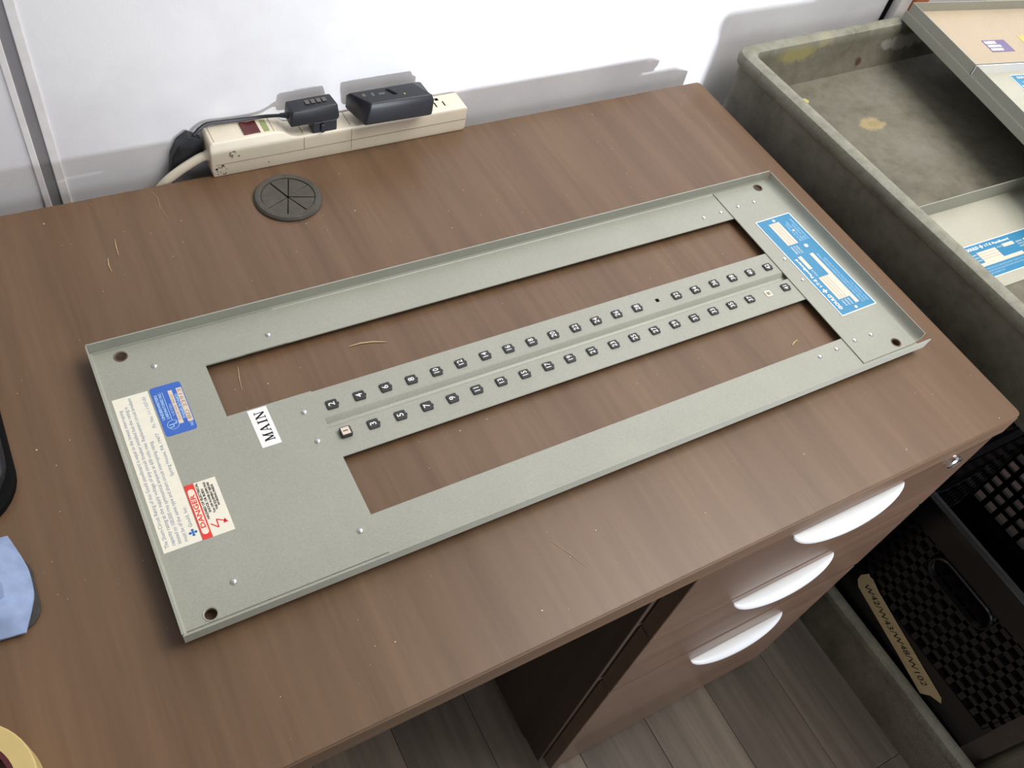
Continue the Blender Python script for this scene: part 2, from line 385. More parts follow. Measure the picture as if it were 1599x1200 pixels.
# ------------------------------------------------------------------ main panel cover (shallow steel tray, interior up)
YC = -0.0165
ZR, ZL = 0.0082, 0.0094            # top of rails, top of end plates
cover = thing('panel_cover', 'large grey steel panel cover with two long openings and numbered strip, on the desk', 'panel cover', (0.216, YC, 0))
X0, X1 = -0.1718, 0.6030
YF, YN = 0.1245, -0.1570
ZT = 0.0218
hole = lambda x, y: circ(x, y, 0.0047, 18)
def rail(sign):
    yi = 0.0793 if sign > 0 else -0.1125
    yo = YF if sign > 0 else YN
    t = 0.0012*sign; z0 = ZR-0.0012
    hs = [hole(-0.148, 0.1125), hole(0.5835, 0.1135)] if sign > 0 else [hole(-0.1495, -0.1430), hole(0.5765, -0.1400)]
    v, f = plate([(X0+0.001, yi), (X1-0.002, yi), (X1-0.002, yo-2.6*t), (X0+0.001, yo-2.6*t)], hs, z0, ZR)
    mb = MB().add(v, f)
    prof = [(yo-2.6*t, z0), (yo-0.8*t, z0+0.0009), (yo, z0+0.0032), (yo, ZT), (yo-t, ZT), (yo-t, ZR+0.0024), (yo-1.8*t, ZR+0.0005), (yo-2.6*t, ZR)]
    # the right end of the flange is mitred
    return mb.loft([[(X0, y, z) for y, z in prof], [(X1-0.002 if z < ZR+0.003 else X1+0.0015, y, z) for y, z in prof]])
part('side_rail', rail(1), m_grey, cover)
part('side_rail', rail(-1), m_grey, cover)
lp = [(X0+0.0016, -0.1490), (-0.0115, -0.1490), (-0.0115, 0.0200), (-0.0855, 0.0200), (-0.0855, 0.0788), (-0.0105, 0.0788), (-0.0105, 0.1218), (X0+0.0016, 0.1218)]
v, f = plate(lp, [hole(-0.148, 0.1125), hole(-0.1495, -0.1430)], ZR, ZL)
mb = MB().add(v, f)
mb.loft([[(X0+0.0017, y, ZR), (X0-0.0002, y, ZR+0.0016), (X0-0.0006, y, ZT), (X0+0.0006, y, ZT), (X0+0.0012, y, ZL+0.0014), (X0+0.0030, y, ZL)] for y in (-0.1550, 0.1230)])
part('end_plate', mb, m_grey, cover)
rp = [(0.5205, -0.1485), (0.5960, -0.1485), (0.5960, 0.1218), (0.5205, 0.1218)]
v, f = plate(rp, [hole(0.5835, 0.1135), hole(0.5765, -0.1400)], ZR, ZL)
mb = MB().add(v, f)
arc = [(0.5955+0.0085*math.sin(math.radians(a)), ZL+0.0085*(1-math.cos(math.radians(a)))) for a in range(0, 91, 15)]
pr = arc+[(0.6040, ZT)]
prof = pr+[(x+0.0011, z-0.0002) for x, z in reversed(pr[3:])]+[(x+0.0004, z-0.0011) for x, z in reversed(pr[:3])]
mb.loft([[(x, y, z) for x, z in prof] for y in (-0.1480, 0.1212)])
part('end_plate', mb, m_grey, cover, smooth=True)
# edges of the corner holes
for hx, hy in ((-0.148, 0.1125), (-0.1495, -0.1430), (0.5835, 0.1135), (0.5765, -0.1400)):
    part('hole_rim', MB().lathe([(0.0060, 0.0), (0.0056, 0.0004), (0.0047, 0.0001), (0.0046, -0.0024), (0.0050, -0.0024)], (hx, hy, ZL+0.0001), 20, False, False), m_hole if hx > 0 or hy > 0 else m_grey, cover, smooth=True)
# centre strip with pressed groove
gy = [(-0.0527, 0), (-0.0218, 0), (-0.0210, -0.0004), (-0.0196, -0.0040), (-0.0176, -0.0048), (-0.0150, -0.0040), (-0.0114, -0.0004), (-0.0106, 0.0002), (-0.0098, 0), (0.0196, 0)]
v, f = [], []
top = [(y, ZR+d) for y, d in gy]; bot = [(y, ZR+d-0.0011) for y, d in reversed(gy)]
sq = circ(0.3572, 0.003, 0.0026, 4)
mb = MB().loft([[(x, y, z) for y, z in top+bot] for x in (-0.030, 0.540)])
part('circuit_strip', mb, m_grey, cover)
part('empty_tag_hole', MB().box(0.3552, 0.3594, 0.0008, 0.0050, ZR-0.0008, ZR+0.00012), m_slit, cover)
# hidden mounting channels under the end plates carry the cover
for xa, xb in ((-0.150, -0.095), (0.535, 0.585)):
    part('mounting_channel', MB().box(xa, xb, -0.12, 0.09, 0.0, 0.0069), m_grey, cover)
# rivets
rv = MB().lathe([(0.0027, 0), (0.0025, 0.0008), (0.0016, 0.0015), (0.0004, 0.0017)], (0, 0, 0), 14)
rme = mesh('rivet', rv, m_rivet, smooth=True)
for x, y, z in [(-0.125, 0.0925, ZL), (-0.0245, 0.0930, ZL), (-0.025, 0.0005, ZL), (-0.025, -0.0315, ZL), (-0.025, -0.1235, ZL), (-0.127, -0.1255, ZL),
                (0.511, 0.0930, ZR), (0.537, 0.0935, ZL), (0.562, 0.0940, ZL), (0.536, 0.004, ZL), (0.535, -0.0295, ZL), (0.556, -0.1210, ZL), (0.532, -0.1205, ZL), (0.505, -0.1220, ZR), (0.480, -0.1235, ZR), (0.485, 0.092, ZR)]:
    o = bpy.data.objects.new('rivet', rme); COL.objects.link(o); o.parent = cover; o.location = Vector((x, y, z))-cover.location
# number tags: the numerals read along +Y with their tops towards -X
TM = lambda x, y, z: frame((x, y, z), (0, 1, 0), (-1, 0, 0))
tb = MB().prism(rrect(-0.0050, 0.0050, -0.0047, 0.0047, 0.0012, 2), 0, 0.0016).box(0.0048, 0.0062, -0.0012, 0.0012, 0, 0.0012)
tme = mesh('number_tag', tb, m_tag, 0.0003, seg=1)
tb2 = MB().prism(rrect(-0.0050, 0.0050, -0.0047, 0.0047, 0.0012, 2), 0, 0.0042)
tme2 = mesh('number_tag', tb2, m_tag, 0.0004, seg=1)
tme3 = mesh('number_tag', MB().prism(rrect(-0.0038, 0.0038, -0.0038, 0.0038, 0.0005, 2), 0, 0.0008), m_paper)
for n in range(1, 43):
    if n == 30: continue
    x = ((n+1)//2-1)*0.0254; y = 0.0002+0.0018*x if n % 2 == 0 else -0.0324+0.0018*x
    if n == 1: me = tme2
    elif n == 39: me = tme3
    else: me = tme
    jx, jy, ja = random.uniform(-0.0004, 0.0004), random.uniform(-0.0005, 0.0005), random.uniform(-0.05, 0.05)
    o = bpy.data.objects.new('number_tag', me); COL.objects.link(o); o.parent = cover
    o.location = Vector((x+jx, y+jy, ZR))-cover.location; o.rotation_euler = (0, 0, ja)
    if n == 39:
        part_me = mesh('square_hole', MB().box(-0.0022, 0.0022, -0.0022, 0.0022, 0.0007, 0.0010), m_strip_dk)
        c = bpy.data.objects.new('square_hole', part_me); COL.objects.link(c); c.parent = o
        o['label'] = 'white square tag with no number'
        continue
    if n == 1:
        c = bpy.data.objects.new('tag_face', mesh('tag_face', MB().box(-0.0038, 0.0034, -0.0036, 0.0036, 0.0041, 0.0046), m_cream)); COL.objects.link(c); c.parent = o
        o['label'] = 'raised black tag with a cream face'
        tv, tf = text_geo('1', 0.006, 'CENTER', 0.0001); z = 0.0048; mt = m_black
    else:
        tv, tf = text_geo(str(n), 0.0082 if n < 10 else 0.0078, 'CENTER', 0.0001, 1.0 if n < 10 else 0.86); z = 0.0018; mt = m_white
    c = bpy.data.objects.new('numeral', mesh('numeral', MB().add(tv, tf, TM(-0.0002, 0, z)), mt)); COL.objects.link(c); c.parent = o

def lines(mb, x, y, z, rows, size, pitch, align='LEFT', sx=1.0, bold=0.0, target=None):
    for i, r in enumerate(rows):
        v, f = text_geo(r, size, align, bold, 1.0)
        s = sx
        if target and r:
            wd = max(p[0] for p in v)-min(p[0] for p in v)
            s = (target[i] if isinstance(target, list) else target)/wd
        mb.add([(p[0]*s, p[1], 0) for p in v], f, TM(x+i*pitch, y, z))
    return mb
def quadlet(mb, pts, z): mb.prism(pts, z-0.0001, z)

# instruction label
LZ = ZL+0.0002
lab = part('instruction_label', MB().box(-0.1662, -0.1375, -0.0835, 0.0688, ZL, LZ), m_paper, cover, label='long cream label with fine blue print')
tx = MB()
lines(tx, -0.1625, -0.0800, LZ+0.0001, ['The Short-Circuit Rating of this Gould panelboard is equal to the lowest interrupting',
      'capacity rating at the supply voltage of any circuit breaker installed but the rating is',
      'limited to 100,000 rms symmetrical amperes at 600 volts max. Replacement circuit breakers',
      'must be of the same type and short circuit interrupting rating.'], 0.0042, 0.0047, target=[0.136, 0.138, 0.146, 0.098])
lines(tx, -0.1418, -0.0695, LZ+0.0001, ['Gould, Inc.'], 0.0040, 0, target=0.019)
lines(tx, -0.1418, -0.0200, LZ+0.0001, ['Spring House, PA 19477'], 0.0040, 0, target=0.044)
lines(tx, -0.1418, 0.0300, LZ+0.0001, ['Pc. No. 11-1107-01'], 0.0040, 0, target=0.033)
part('lettering', tx, m_textblue, lab)
def logo_mb(x, y, z, r):
    mb = MB()
    for k in range(4):
        a = PI/2*k
        mb.prism(circ(x+r*math.cos(a), y+r*math.sin(a), r*0.55, 8), z-0.0001, z)
    mb.box(x-r*0.25, x+r*0.25, y-r*0.9, y+r*0.9, z-0.0001, z-0.00002).box(x-r*0.9, x+r*0.9, y-r*0.25, y+r*0.25, z-0.0001, z-0.00004)
    return mb
part('logo', logo_mb(-0.1418, -0.0745, LZ+0.00015, 0.0021), m_logo, lab)

# approval label (cobalt)
ul = part('approval_label', MB().prism(rrect(-0.1360, -0.1105, 0.0175, 0.0700, 0.0026, 4), ZL, LZ), m_ulblue, cover, label='cobalt blue listing label with white print')
tx = MB()
lines(tx, -0.1330, 0.0345, LZ+0.0001, ['UNDERWRITERS'], 0.0031, 0, target=0.027, bold=0.00008)
lines(tx, -0.1295, 0.0345, LZ+0.0001, ['LABORATORIES INC.'], 0.0031, 0, target=0.0285, bold=0.00008)
tx.box(-0.1273, -0.1269, 0.0330, 0.0630, LZ, LZ+0.0001)
lines(tx, -0.1245, 0.0365, LZ+0.0001, ['LISTED'], 0.0026, 0, target=0.0125)
lines(tx, -0.1170, 0.0310, LZ+0.0001, ['PANELBOARD'], 0.0034, 0, target=0.0265, bold=0.00006)
lines(tx, -0.1135, 0.0215, LZ+0.0001, ['NO.'], 0.0032, 0, target=0.0055, bold=0.00006)
cx, cy = -0.1275, 0.0278
ro, ri = circ(cx, cy, 0.0048, 28), circ(cx, cy, 0.0044, 28)
tx.add([(x, y, LZ+0.0001) for x, y in ro+ri], [(i, (i+1) % 28, 28+(i+1) % 28, 28+i) for i in range(28)])
for s, dx, dy in (('U', -0.0011, -0.0010), ('L', 0.0014, 0.0012)):
    v, f = text_geo(s, 0.0054, 'CENTER', 0.00012); tx.add(v, f, TM(cx+dx, cy+dy, LZ+0.00012))
part('lettering', tx, m_palewhite, ul)
part('data_box', MB().box(-0.1226, -0.1192, 0.0268, 0.0628, LZ, LZ+0.0001), m_cream, ul)
part('data_box', MB().box(-0.1157, -0.1112, 0.0265, 0.0632, LZ, LZ+0.0001), m_cream, ul)
tx = MB(); lines(tx, -0.1209, 0.0300, LZ+0.0002, ['ISSUE NO. BD-23'], 0.0026, 0, target=0.028)
lines(tx, -0.1134, 0.0285, LZ+0.0002, ['BD 23913'], 0.0042, 0, target=0.0325)
part('stamped_number', tx, m_strip_dk, ul)

# danger label
dg = part('danger_label', MB().box(-0.1368, -0.1122, -0.0838, -0.0326, ZL, LZ), m_paper, cover, label='cream and red danger label')
part('red_band', MB().box(-0.1368, -0.1294, -0.0838, -0.0326, LZ, LZ+0.0001), m_red, dg)
part('pill', MB().prism(rrect(-0.1357, -0.1306, -0.0795, -0.0372, 0.00245, 6), LZ, LZ+0.0002), m_pill, dg)
tx = MB(); lines(tx, -0.1331, -0.0742, LZ+0.0003, ['DANGER'], 0.0052, 0, target=0.0315, bold=0.00012)
# lightning arrow
def stroke(mb, pts, wd, z):
    for (xa, ya), (xb, yb) in zip(pts, pts[1:]):
        d = Vector((xb-xa, yb-ya, 0)).normalized(); n = Vector((-d.y, d.x, 0))*wd/2
        mb.prism([(xa-n.x, ya-n.y), (xb-n.x, yb-n.y), (xb+n.x, yb+n.y), (xa+n.x, ya+n.y)], z-0.0001, z)
stroke(tx, [(-0.1277, -0.0725), (-0.1228, -0.0775), (-0.1226, -0.0702), (-0.1165, -0.0740)], 0.0009, LZ+0.0002)
tx.prism([(-0.1185, -0.0755), (-0.1148, -0.0752), (-0.1168, -0.0712)], LZ, LZ+0.0002)
part('red_print', tx, m_red, dg)
tx = MB()
lines(tx, -0.1276, -0.0680, LZ+0.0001, ['HAZARD OF ELECTRICAL'], 0.0026, 0, target=0.0345, bold=0.0001)
lines(tx, -0.1248, -0.0625, LZ+0.0001, ['SHOCK OR BURN'], 0.0026, 0, target=0.0225, bold=0.0001)
lines(tx, -0.1217, -0.0640, LZ+0.0001, ['Turn OFF POWER SUPPLYING'], 0.0023, 0, target=0.0295, bold=0.0001)
lines(tx, -0.1191, -0.0620, LZ+0.0001, ['THIS EQUIPMENT BEFORE'], 0.0023, 0, target=0.0265, bold=0.0001)
lines(tx, -0.1167, -0.0590, LZ+0.0001, ['WORKING INSIDE'], 0.0023, 0, target=0.0205, bold=0.0001)
part('lettering', tx, m_black, dg)

# MAIN label with slab-serif letters
ml = part('main_label', MB().box(-0.0690, -0.0525, -0.0212, 0.0188, ZL, LZ), m_paperwhite, cover, label='white label reading MAIN')
def glyph(ch):
    q = []
    def bar(a, b, w_): q.append((a, b, w_))
    if ch == 'M':
        bar((0.10, 0), (0.10, 1), 0.10); bar((0.78, 0), (0.78, 1), 0.17); bar((0.12, 1), (0.44, 0.05), 0.17); bar((0.44, 0.05), (0.78, 1), 0.08)
        bar((-0.04, 0.03), (0.25, 0.03), 0.07); bar((0.60, 0.03), (0.96, 0.03), 0.07); bar((-0.04, 0.97), (0.15, 0.97), 0.07); bar((0.74, 0.97), (0.96, 0.97), 0.07)
    if ch == 'A':
        bar((0.10, 0), (0.40, 1), 0.08); bar((0.40, 1), (0.74, 0), 0.18); bar((0.22, 0.33), (0.60, 0.33), 0.07)
        bar((-0.04, 0.03), (0.26, 0.03), 0.07); bar((0.54, 0.03), (0.92, 0.03), 0.07)
    if ch == 'I':
        bar((0.2, 0), (0.2, 1), 0.18); bar((0, 0.03), (0.4, 0.03), 0.07); bar((0, 0.97), (0.4, 0.97), 0.07)
    if ch == 'N':
        bar((0.12, 0), (0.12, 1), 0.09); bar((0.72, 0), (0.72, 1), 0.09); bar((0.10, 1), (0.70, 0.03), 0.18)
        bar((-0.04, 0.03), (0.28, 0.03), 0.07); bar((-0.04, 0.97), (0.16, 0.97), 0.07); bar((0.56, 0.97), (0.88, 0.97), 0.07)
    return q
tx = MB(); cur = 0
for ch, adv in (('M', 1.12), ('A', 1.08), ('I', 0.60), ('N', 0.9)):
    for (a, b, w_) in glyph(ch):
        d = Vector((b[0]-a[0], b[1]-a[1], 0)).normalized(); nn = Vector((-d.y, d.x, 0))*w_/2
        k = 0.0084
        tx.add([((a[0]-nn.x+cur)*k, (a[1]-nn.y)*k, 0), ((b[0]-nn.x+cur)*k, (b[1]-nn.y)*k, 0), ((b[0]+nn.x+cur)*k, (b[1]+nn.y)*k, 0), ((a[0]+nn.x+cur)*k, (a[1]+nn.y)*k, 0)], [(0, 1, 2, 3)], TM(-0.0562, -0.0160, LZ+0.0002))
    cur += adv
part('lettering', tx, m_black, ml)

# blue nameplate: authored with t = +x (53 mm) and s = +y (153 mm)
def nameplate(parent, loc, rotz):
    P = 0.0
    root = bpy.data.objects.new('nameplate', mesh('nameplate', MB().prism(rrect(0, 0.0533, 0, 0.1530, 0.0008, 2), 0, 0.0006), m_white)); COL.objects.link(root)
    root.parent = parent; root.location = Vector(loc)-org(parent); root.rotation_euler = (0, 0, rotz)
    root['label'] = 'blue nameplate with cream data boxes and white print'
    def sub(name, mb, mat):
        o = bpy.data.objects.new(name, mesh(name, mb, mat)); COL.objects.link(o); o.parent = root
        if name in STUFF: o['kind'] = 'stuff'
    sub('blue_field', MB().box(0.0012, 0.0521, 0.0012, 0.1518, 0.0006, 0.0007), m_plateblue)
    z = 0.0008
    sub('data_box', MB().box(0.0135, 0.0292, 0.1080, 0.1440, 0.0007, z), m_cream)
    sub('data_box', MB().box(0.0120, 0.0172, 0.0690, 0.0895, 0.0007, z), m_cream)
    sub('data_box', MB().box(0.0135, 0.0300, 0.0205, 0.0550, 0.0007, z), m_cream)
    sub('data_box', MB().box(0.0300, 0.0352, 0.0100, 0.0890, 0.0007, z), m_cream)
    ln = MB()
    for x in (0.0175, 0.0213, 0.0251): ln.box(x, x+0.0003, 0.1085, 0.1435, z, z+0.0001)
    for x in (0.0172, 0.0212, 0.0252): ln.box(x, x+0.0003, 0.0208, 0.0548, z, z+0.0001)
    sub('ruled_line', ln, m_hole)
    tx = MB(); z = 0.00085
    lines(tx, 0.0068, 0.0080, z, ['GOULD'], 0.0060, 0, target=0.0230, bold=0.00025)
    tx.v += []; lg = logo_mb(0.0066, 0.0365, z, 0.0021); tx.add(lg.v, lg.f)
    lines(tx, 0.0070, 0.0425, z, ['I-T-E'], 0.0052, 0, target=0.0120, bold=0.00015)
    lines(tx, 0.0072, 0.0570, z, ['Panelboard'], 0.0050, 0, target=0.0300, bold=0.00015)
    lines(tx, 0.0148, 0.0575, z, ['VOLTS'], 0.0034, 0, target=0.0100)
    lines(tx, 0.0165, 0.0100, z, ['AMPS', 'MAIN', 'PHASE'], 0.0032, 0.0045, target=0.0085)
    lines(tx, 0.0155, 0.0930, z, ['SERIES', 'CATALOG', 'NUMBER'], 0.0032, 0.0040, target=0.0120)
    for x, y, r in ((0.0245, 0.1475, 0.0019), (0.0355, 0.1010, 0.0026), (0.0380, 0.1265, 0.0016), (0.0255, 0.0050, 0.0019)):
        tx.prism(circ(x, y, r, 12), z-0.0001, z)
    sub('lettering', tx, m_white)
    tx = MB()
    lines(tx, 0.0395, 0.0080, z, ['SUITABLE FOR USE AS SERVICE EQUIPMENT WHEN NOT MORE', 'THAN SIX MAIN DISCONNECTING MEANS ARE PROVIDED', 'FIELD WIRING 75 C'], 0.0034, 0.0040, target=[0.078, 0.070, 0.030])
    lines(tx, 0.0350, 0.1090, z, ['BUS RATING', 'NEUTRAL AMPS', 'SEE WIRING', 'DIAGRAM INSIDE'], 0.0034, 0.0040, target=[0.028, 0.032, 0.026, 0.034])
    sub('fine_print', tx, m_palewhite)
    return root
nameplate(cover, (0.5425, -0.0892, ZL), math.radians(1.2))

# ------------------------------------------------------------------ power strip at the back edge of the desk
ps = thing('power_strip', 'cream plastic power strip with dark red rocker switch along the back edge of the desk', 'power strip', (0.145, 0.336, 0))
SY0, SY1 = 0.3220, 0.3505
prof = [(-0.0030, 0.0), (-0.0045, 0.010), (-0.0040, 0.040), (-0.0015, 0.0435), (0.066, 0.0440), (0.074, 0.0425), (0.082, 0.0350), (0.090, 0.0330), (0.2900, 0.0330), (0.2930, 0.0300), (0.2930, 0.004), (0.2910, 0.0)]
part('body', MB().loft([[(x, y, z) for x, z in prof] for y in (SY0, SY1)]), m_strip, ps, bevel=0.0016, smooth=True, seg=3)
part('seam', MB().box(0.0008, 0.2915, SY0-0.0002, SY0+0.001, 0.0155, 0.0161).box(0.0955, 0.0960, SY0-0.0002, SY0+0.001, 0.0158, 0.031).box(0.1495, 0.1500, SY0-0.0002, SY0+0.001, 0.004, 0.031), m_strip_dk, ps)
sl = MB()
for x in (0.0955, 0.1490, 0.2010, 0.2490): sl.box(x, x+0.0008, SY0+0.004, SY1-0.001, 0.0325, 0.0332)
sl.box(0.0640, 0.0646, SY0+0.003, SY1-0.001, 0.0438, 0.0442).box(0.0012, 0.0018, SY0+0.002, SY1-0.001, 0.0432, 0.0438)
part('outlet_groove', sl, m_strip_dk, ps)
for x in (0.122, 0.262):
    part('outlet_slot', MB().box(x-0.006, x-0.0045, 0.330, 0.338, 0.0328, 0.0333).box(x+0.0045, x+0.006, 0.330, 0.338, 0.0328, 0.0333).box(x-0.002, x+0.002, 0.341, 0.345, 0.0328, 0.0333), m_slit, ps)
part('rocker_switch', MB().loft([[(0.0335, y, 0.0436), (0.0510, y, 0.0436), (0.0505, y, 0.0452), (0.0425, y, 0.0446), (0.0340, y, 0.0462)] for y in (0.3262, 0.3460)]), m_rocker, ps, bevel=0.0004)
part('rating_label', MB().box(0.0545, 0.0605, 0.3265, 0.3450, 0.0439, 0.0442), m_green, ps)
sc = MB()
random.seed(3)
for cx_, cz_, r_, n_ in ((0.0185, 0.0265, 0.0045, 9), (0.005, 0.0085, 0.007, 16), (0.056, 0.0075, 0.001, 1), (0.025, 0.023, 0.001, 1)):
    for k in range(n_):
        a = random.uniform(0, 6.3); rr = r_*math.sqrt(random.random())*(n_ > 1); s_ = random.uniform(0.0006, 0.0016)
        px_, pz_ = cx_+rr*math.cos(a), cz_+rr*math.sin(a)
        if px_ < -0.0012 or pz_ < 0.002: continue
        poly = [(px_+s_*random.uniform(0.6, 1.2)*math.cos(t), pz_+s_*random.uniform(0.6, 1.2)*math.sin(t)) for t in [0.1, 1.0, 2.2, 3.1, 4.2, 5.3]]
        sc.add([(x, SY0-0.00015, z) for x, z in poly], [tuple(range(6))])
part('scuff_mark', sc, m_scuff, ps)
random.seed(11)
part('cord', MB().tube(spline([(0.0, 0.3325, 0.0225), (-0.010, 0.3325, 0.0212), (-0.021, 0.3325, 0.0165), (-0.036, 0.3330, 0.0075), (-0.050, 0.3340, -0.004), (-0.060, 0.3360, -0.020), (-0.066, 0.338, -0.06), (-0.068, 0.340, -0.15)], 5), 0.0047, 12), m_strip, ps, smooth=True)
part('cord_boot', MB().tube([(0.001, 0.3325, 0.0226), (-0.0065, 0.3325, 0.0220)], [0.0062, 0.0055], 12), m_strip, ps, smooth=True)

# small adapter with cord and connector
a1 = thing('charger_plug', 'small black plug adapter with thin cord, left of the two on the power strip', 'adapter', (0.107, 0.329, 0.033))
part('body', MB().loft([[(0.0815, 0.3215, 0.0465), (0.1330, 0.3205, 0.0475), (0.1330, 0.3395, 0.0475), (0.0815, 0.3395, 0.0465)], [(0.0805, 0.3200, 0.052), (0.1345, 0.3190, 0.052), (0.1345, 0.3400, 0.052), (0.0805, 0.3400, 0.052)], [(0.0830, 0.3205, 0.0665), (0.1325, 0.3200, 0.0680), (0.1300, 0.3385, 0.0690), (0.0815, 0.3385, 0.0680)]]), m_blk, a1, bevel=0.0018, seg=3, smooth=True)
part('plug_face', MB().box(0.1060, 0.1330, 0.3225, 0.3380, 0.0332, 0.0472), m_blk, a1, bevel=0.0012)
part('plug_tab', MB().box(0.1140, 0.1180, 0.3195, 0.3225, 0.0345, 0.0450), m_blk, a1, bevel=0.0008)
mp = MB()
for i in range(4): mp.box(0.102+i*0.0058, 0.1055+i*0.0058, 0.3275, 0.3345, 0.0690, 0.0693) if False else mp.box(0.100+i*0.0062, 0.1045+i*0.0062, 0.3270, 0.3330, 0.0686+0.00012*i, 0.0691+0.0001*i)
part('moulded_print', mp, m_blkprint, a1)
part('cord', MB().tube(spline([(0.083, 0.3300, 0.056), (0.074, 0.3350, 0.054), (0.060, 0.3440, 0.0490), (0.042, 0.3470, 0.0475), (0.020, 0.3480, 0.0480), (0.003, 0.3475, 0.0490), (-0.006, 0.3460, 0.0460), (-0.013, 0.3450, 0.0400)], 5), 0.0019, 8).tube([(0.083, 0.3300, 0.056), (0.0745, 0.3345, 0.0545)], [0.0036, 0.0024], 10), m_blk, a1, smooth=True)
part('connector', MB().loft([[(-0.0065, y, z) for y, z in ((0.3405, 0.035), (0.3510, 0.035), (0.3510, 0.018), (0.3405, 0.018))],
    [(-0.0190, y, z) for y, z in ((0.3385, 0.0435), (0.3512, 0.0435), (0.3512, 0.012), (0.3385, 0.012))],
    [(-0.0300, y, z) for y, z in ((0.3385, 0.0360), (0.3512, 0.0360), (0.3512, 0.005), (0.3385, 0.005))],
    [(-0.0380, y, z) for y, z in ((0.3405, 0.0210), (0.3505, 0.0210), (0.3505, -0.004), (0.3415, -0.004))],
    [(-0.0430, y, z) for y, z in ((0.3425, -0.0050), (0.3495, -0.0050), (0.3495, -0.030), (0.3425, -0.030))]]), m_blk, a1, bevel=0.0012)

# big adapter
a2 = thing('battery_charger', 'larger black charger block with tiny green light, right one on the power strip', 'charger', (0.2, 0.33, 0.033))
part('body', MB().loft([[(0.1600, 0.3115, 0.0405), (0.2360, 0.3105, 0.0405), (0.2360, 0.3420, 0.0405), (0.1530, 0.3420, 0.0405)],
                        [(0.1605, 0.3085, 0.0440), (0.2390, 0.3075, 0.0420), (0.2390, 0.3440, 0.0440), (0.1500, 0.3440, 0.0440)],
                        [(0.1640, 0.3085, 0.0620), (0.2395, 0.3065, 0.0610), (0.2390, 0.3420, 0.0620), (0.1490, 0.3400, 0.0620)],
                        [(0.1660, 0.3105, 0.0690), (0.2370, 0.3085, 0.0690), (0.2240, 0.3330, 0.0690), (0.1500, 0.3330, 0.0690)]]), m_blk, a2, bevel=0.0022, seg=3, smooth=True)
part('plug_block', MB().box(0.1750, 0.2250, 0.3240, 0.3400, 0.0332, 0.0412), m_blk, a2, bevel=0.001)
part('top_slot', MB().add([(0.1895, 0.3290, 0.0694), (0.1935, 0.3290, 0.0694), (0.2000, 0.3185, 0.0694), (0.1955, 0.3185, 0.0694), (0.1895, 0.3290, 0.0688), (0.1935, 0.3290, 0.0688), (0.2000, 0.3185, 0.0688), (0.1955, 0.3185, 0.0688)], [(0, 1, 2, 3), (0, 1, 5, 4), (1, 2, 6, 5), (2, 3, 7, 6), (3, 0, 4, 7)]), m_slit, a2)
part('indicator_light', MB().box(0.2065, 0.2082, 0.3160, 0.3175, 0.0689, 0.0696), plain('green_lens', srgb(150, 190, 60), 0.3), a2)
part('moulded_print', MB().box(0.1620, 0.1655, 0.3230, 0.3275, 0.0688, 0.0692).box(0.1720, 0.1750, 0.3215, 0.3270, 0.0688, 0.0692).box(0.1800, 0.1870, 0.3215, 0.3250, 0.0688, 0.0692), m_blkprint, a2)

# ------------------------------------------------------------------ utility cart to the right of the desk
cart = thing('utility_cart', 'worn grey plastic utility cart with deep upper tray and lower shelf beside the desk', 'cart', (0.98, -0.12, FZ))
CX0, CX1, CY0, CY1 = 0.6985, 1.300, -0.622, 0.330
def tray(dz, depth, skirt):
    R = [(0.050, -skirt+0.004), (0.012, -skirt+0.002), (0.0085, -skirt), (0.0060, -skirt+0.004), (0.0055, 0.020), (0.0050, 0.030), (0.0010, 0.033), (0.0, 0.040), (0.002, 0.0480), (0.008, 0.0520), (0.014, 0.0518), (0.0195, 0.0480), (0.0215, 0.040), (0.0235, 0.020), (0.028, -depth+0.018), (0.033, -depth+0.004), (0.044, -depth)]
    rings = []
    for off, z in R:
        rr = max(0.008, 0.022-off*0.4)
        rings.append([(x, y, z+dz) for x, y in rrect(CX0+off, CX1-off, CY0+off, CY1-off, rr, 6)])
    return MB().loft(rings)
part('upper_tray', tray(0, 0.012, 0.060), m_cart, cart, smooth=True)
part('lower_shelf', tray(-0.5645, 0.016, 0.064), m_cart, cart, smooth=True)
part('shelf_shade_board', MB().prism(rrect(CX0+0.046, CX1-0.046, CY0+0.046, CY1-0.046, 0.01, 3), -0.5802, -0.5574), m_carcass, cart, label='added dark brown board with the shelf shade in its colour')  # added board: shade on the shelf floor is put into its dark colour
for x in (CX0+0.036, CX1-0.076):
    for y in (CY0+0.040, CY1-0.080):
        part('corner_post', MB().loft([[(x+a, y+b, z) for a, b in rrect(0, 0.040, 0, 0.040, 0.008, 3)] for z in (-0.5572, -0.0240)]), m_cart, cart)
        cxx = x+(0.10 if x < 0.9 else -0.10); cyy = y+(0.10 if y < 0 else -0.10)
        part('caster_wheel', MB().tube([(cxx+0.012, cyy, FZ+0.048), (cxx+0.036, cyy, FZ+0.048)], 0.048, 20), m_blk, cart)
        part('caster_fork', MB().loft([[(cxx+0.006, cyy+d, z), (cxx+0.010, cyy+d, z), (cxx+0.010, cyy+d, FZ+0.112), (cxx+0.038, cyy+d, FZ+0.112), (cxx+0.038, cyy+d, z), (cxx+0.042, cyy+d, z), (cxx+0.042, cyy+d, FZ+0.118), (cxx+0.006, cyy+d, FZ+0.118)] for d, z in ((-0.012, FZ+0.04), (0.012, FZ+0.04))]), m_chrome, cart)

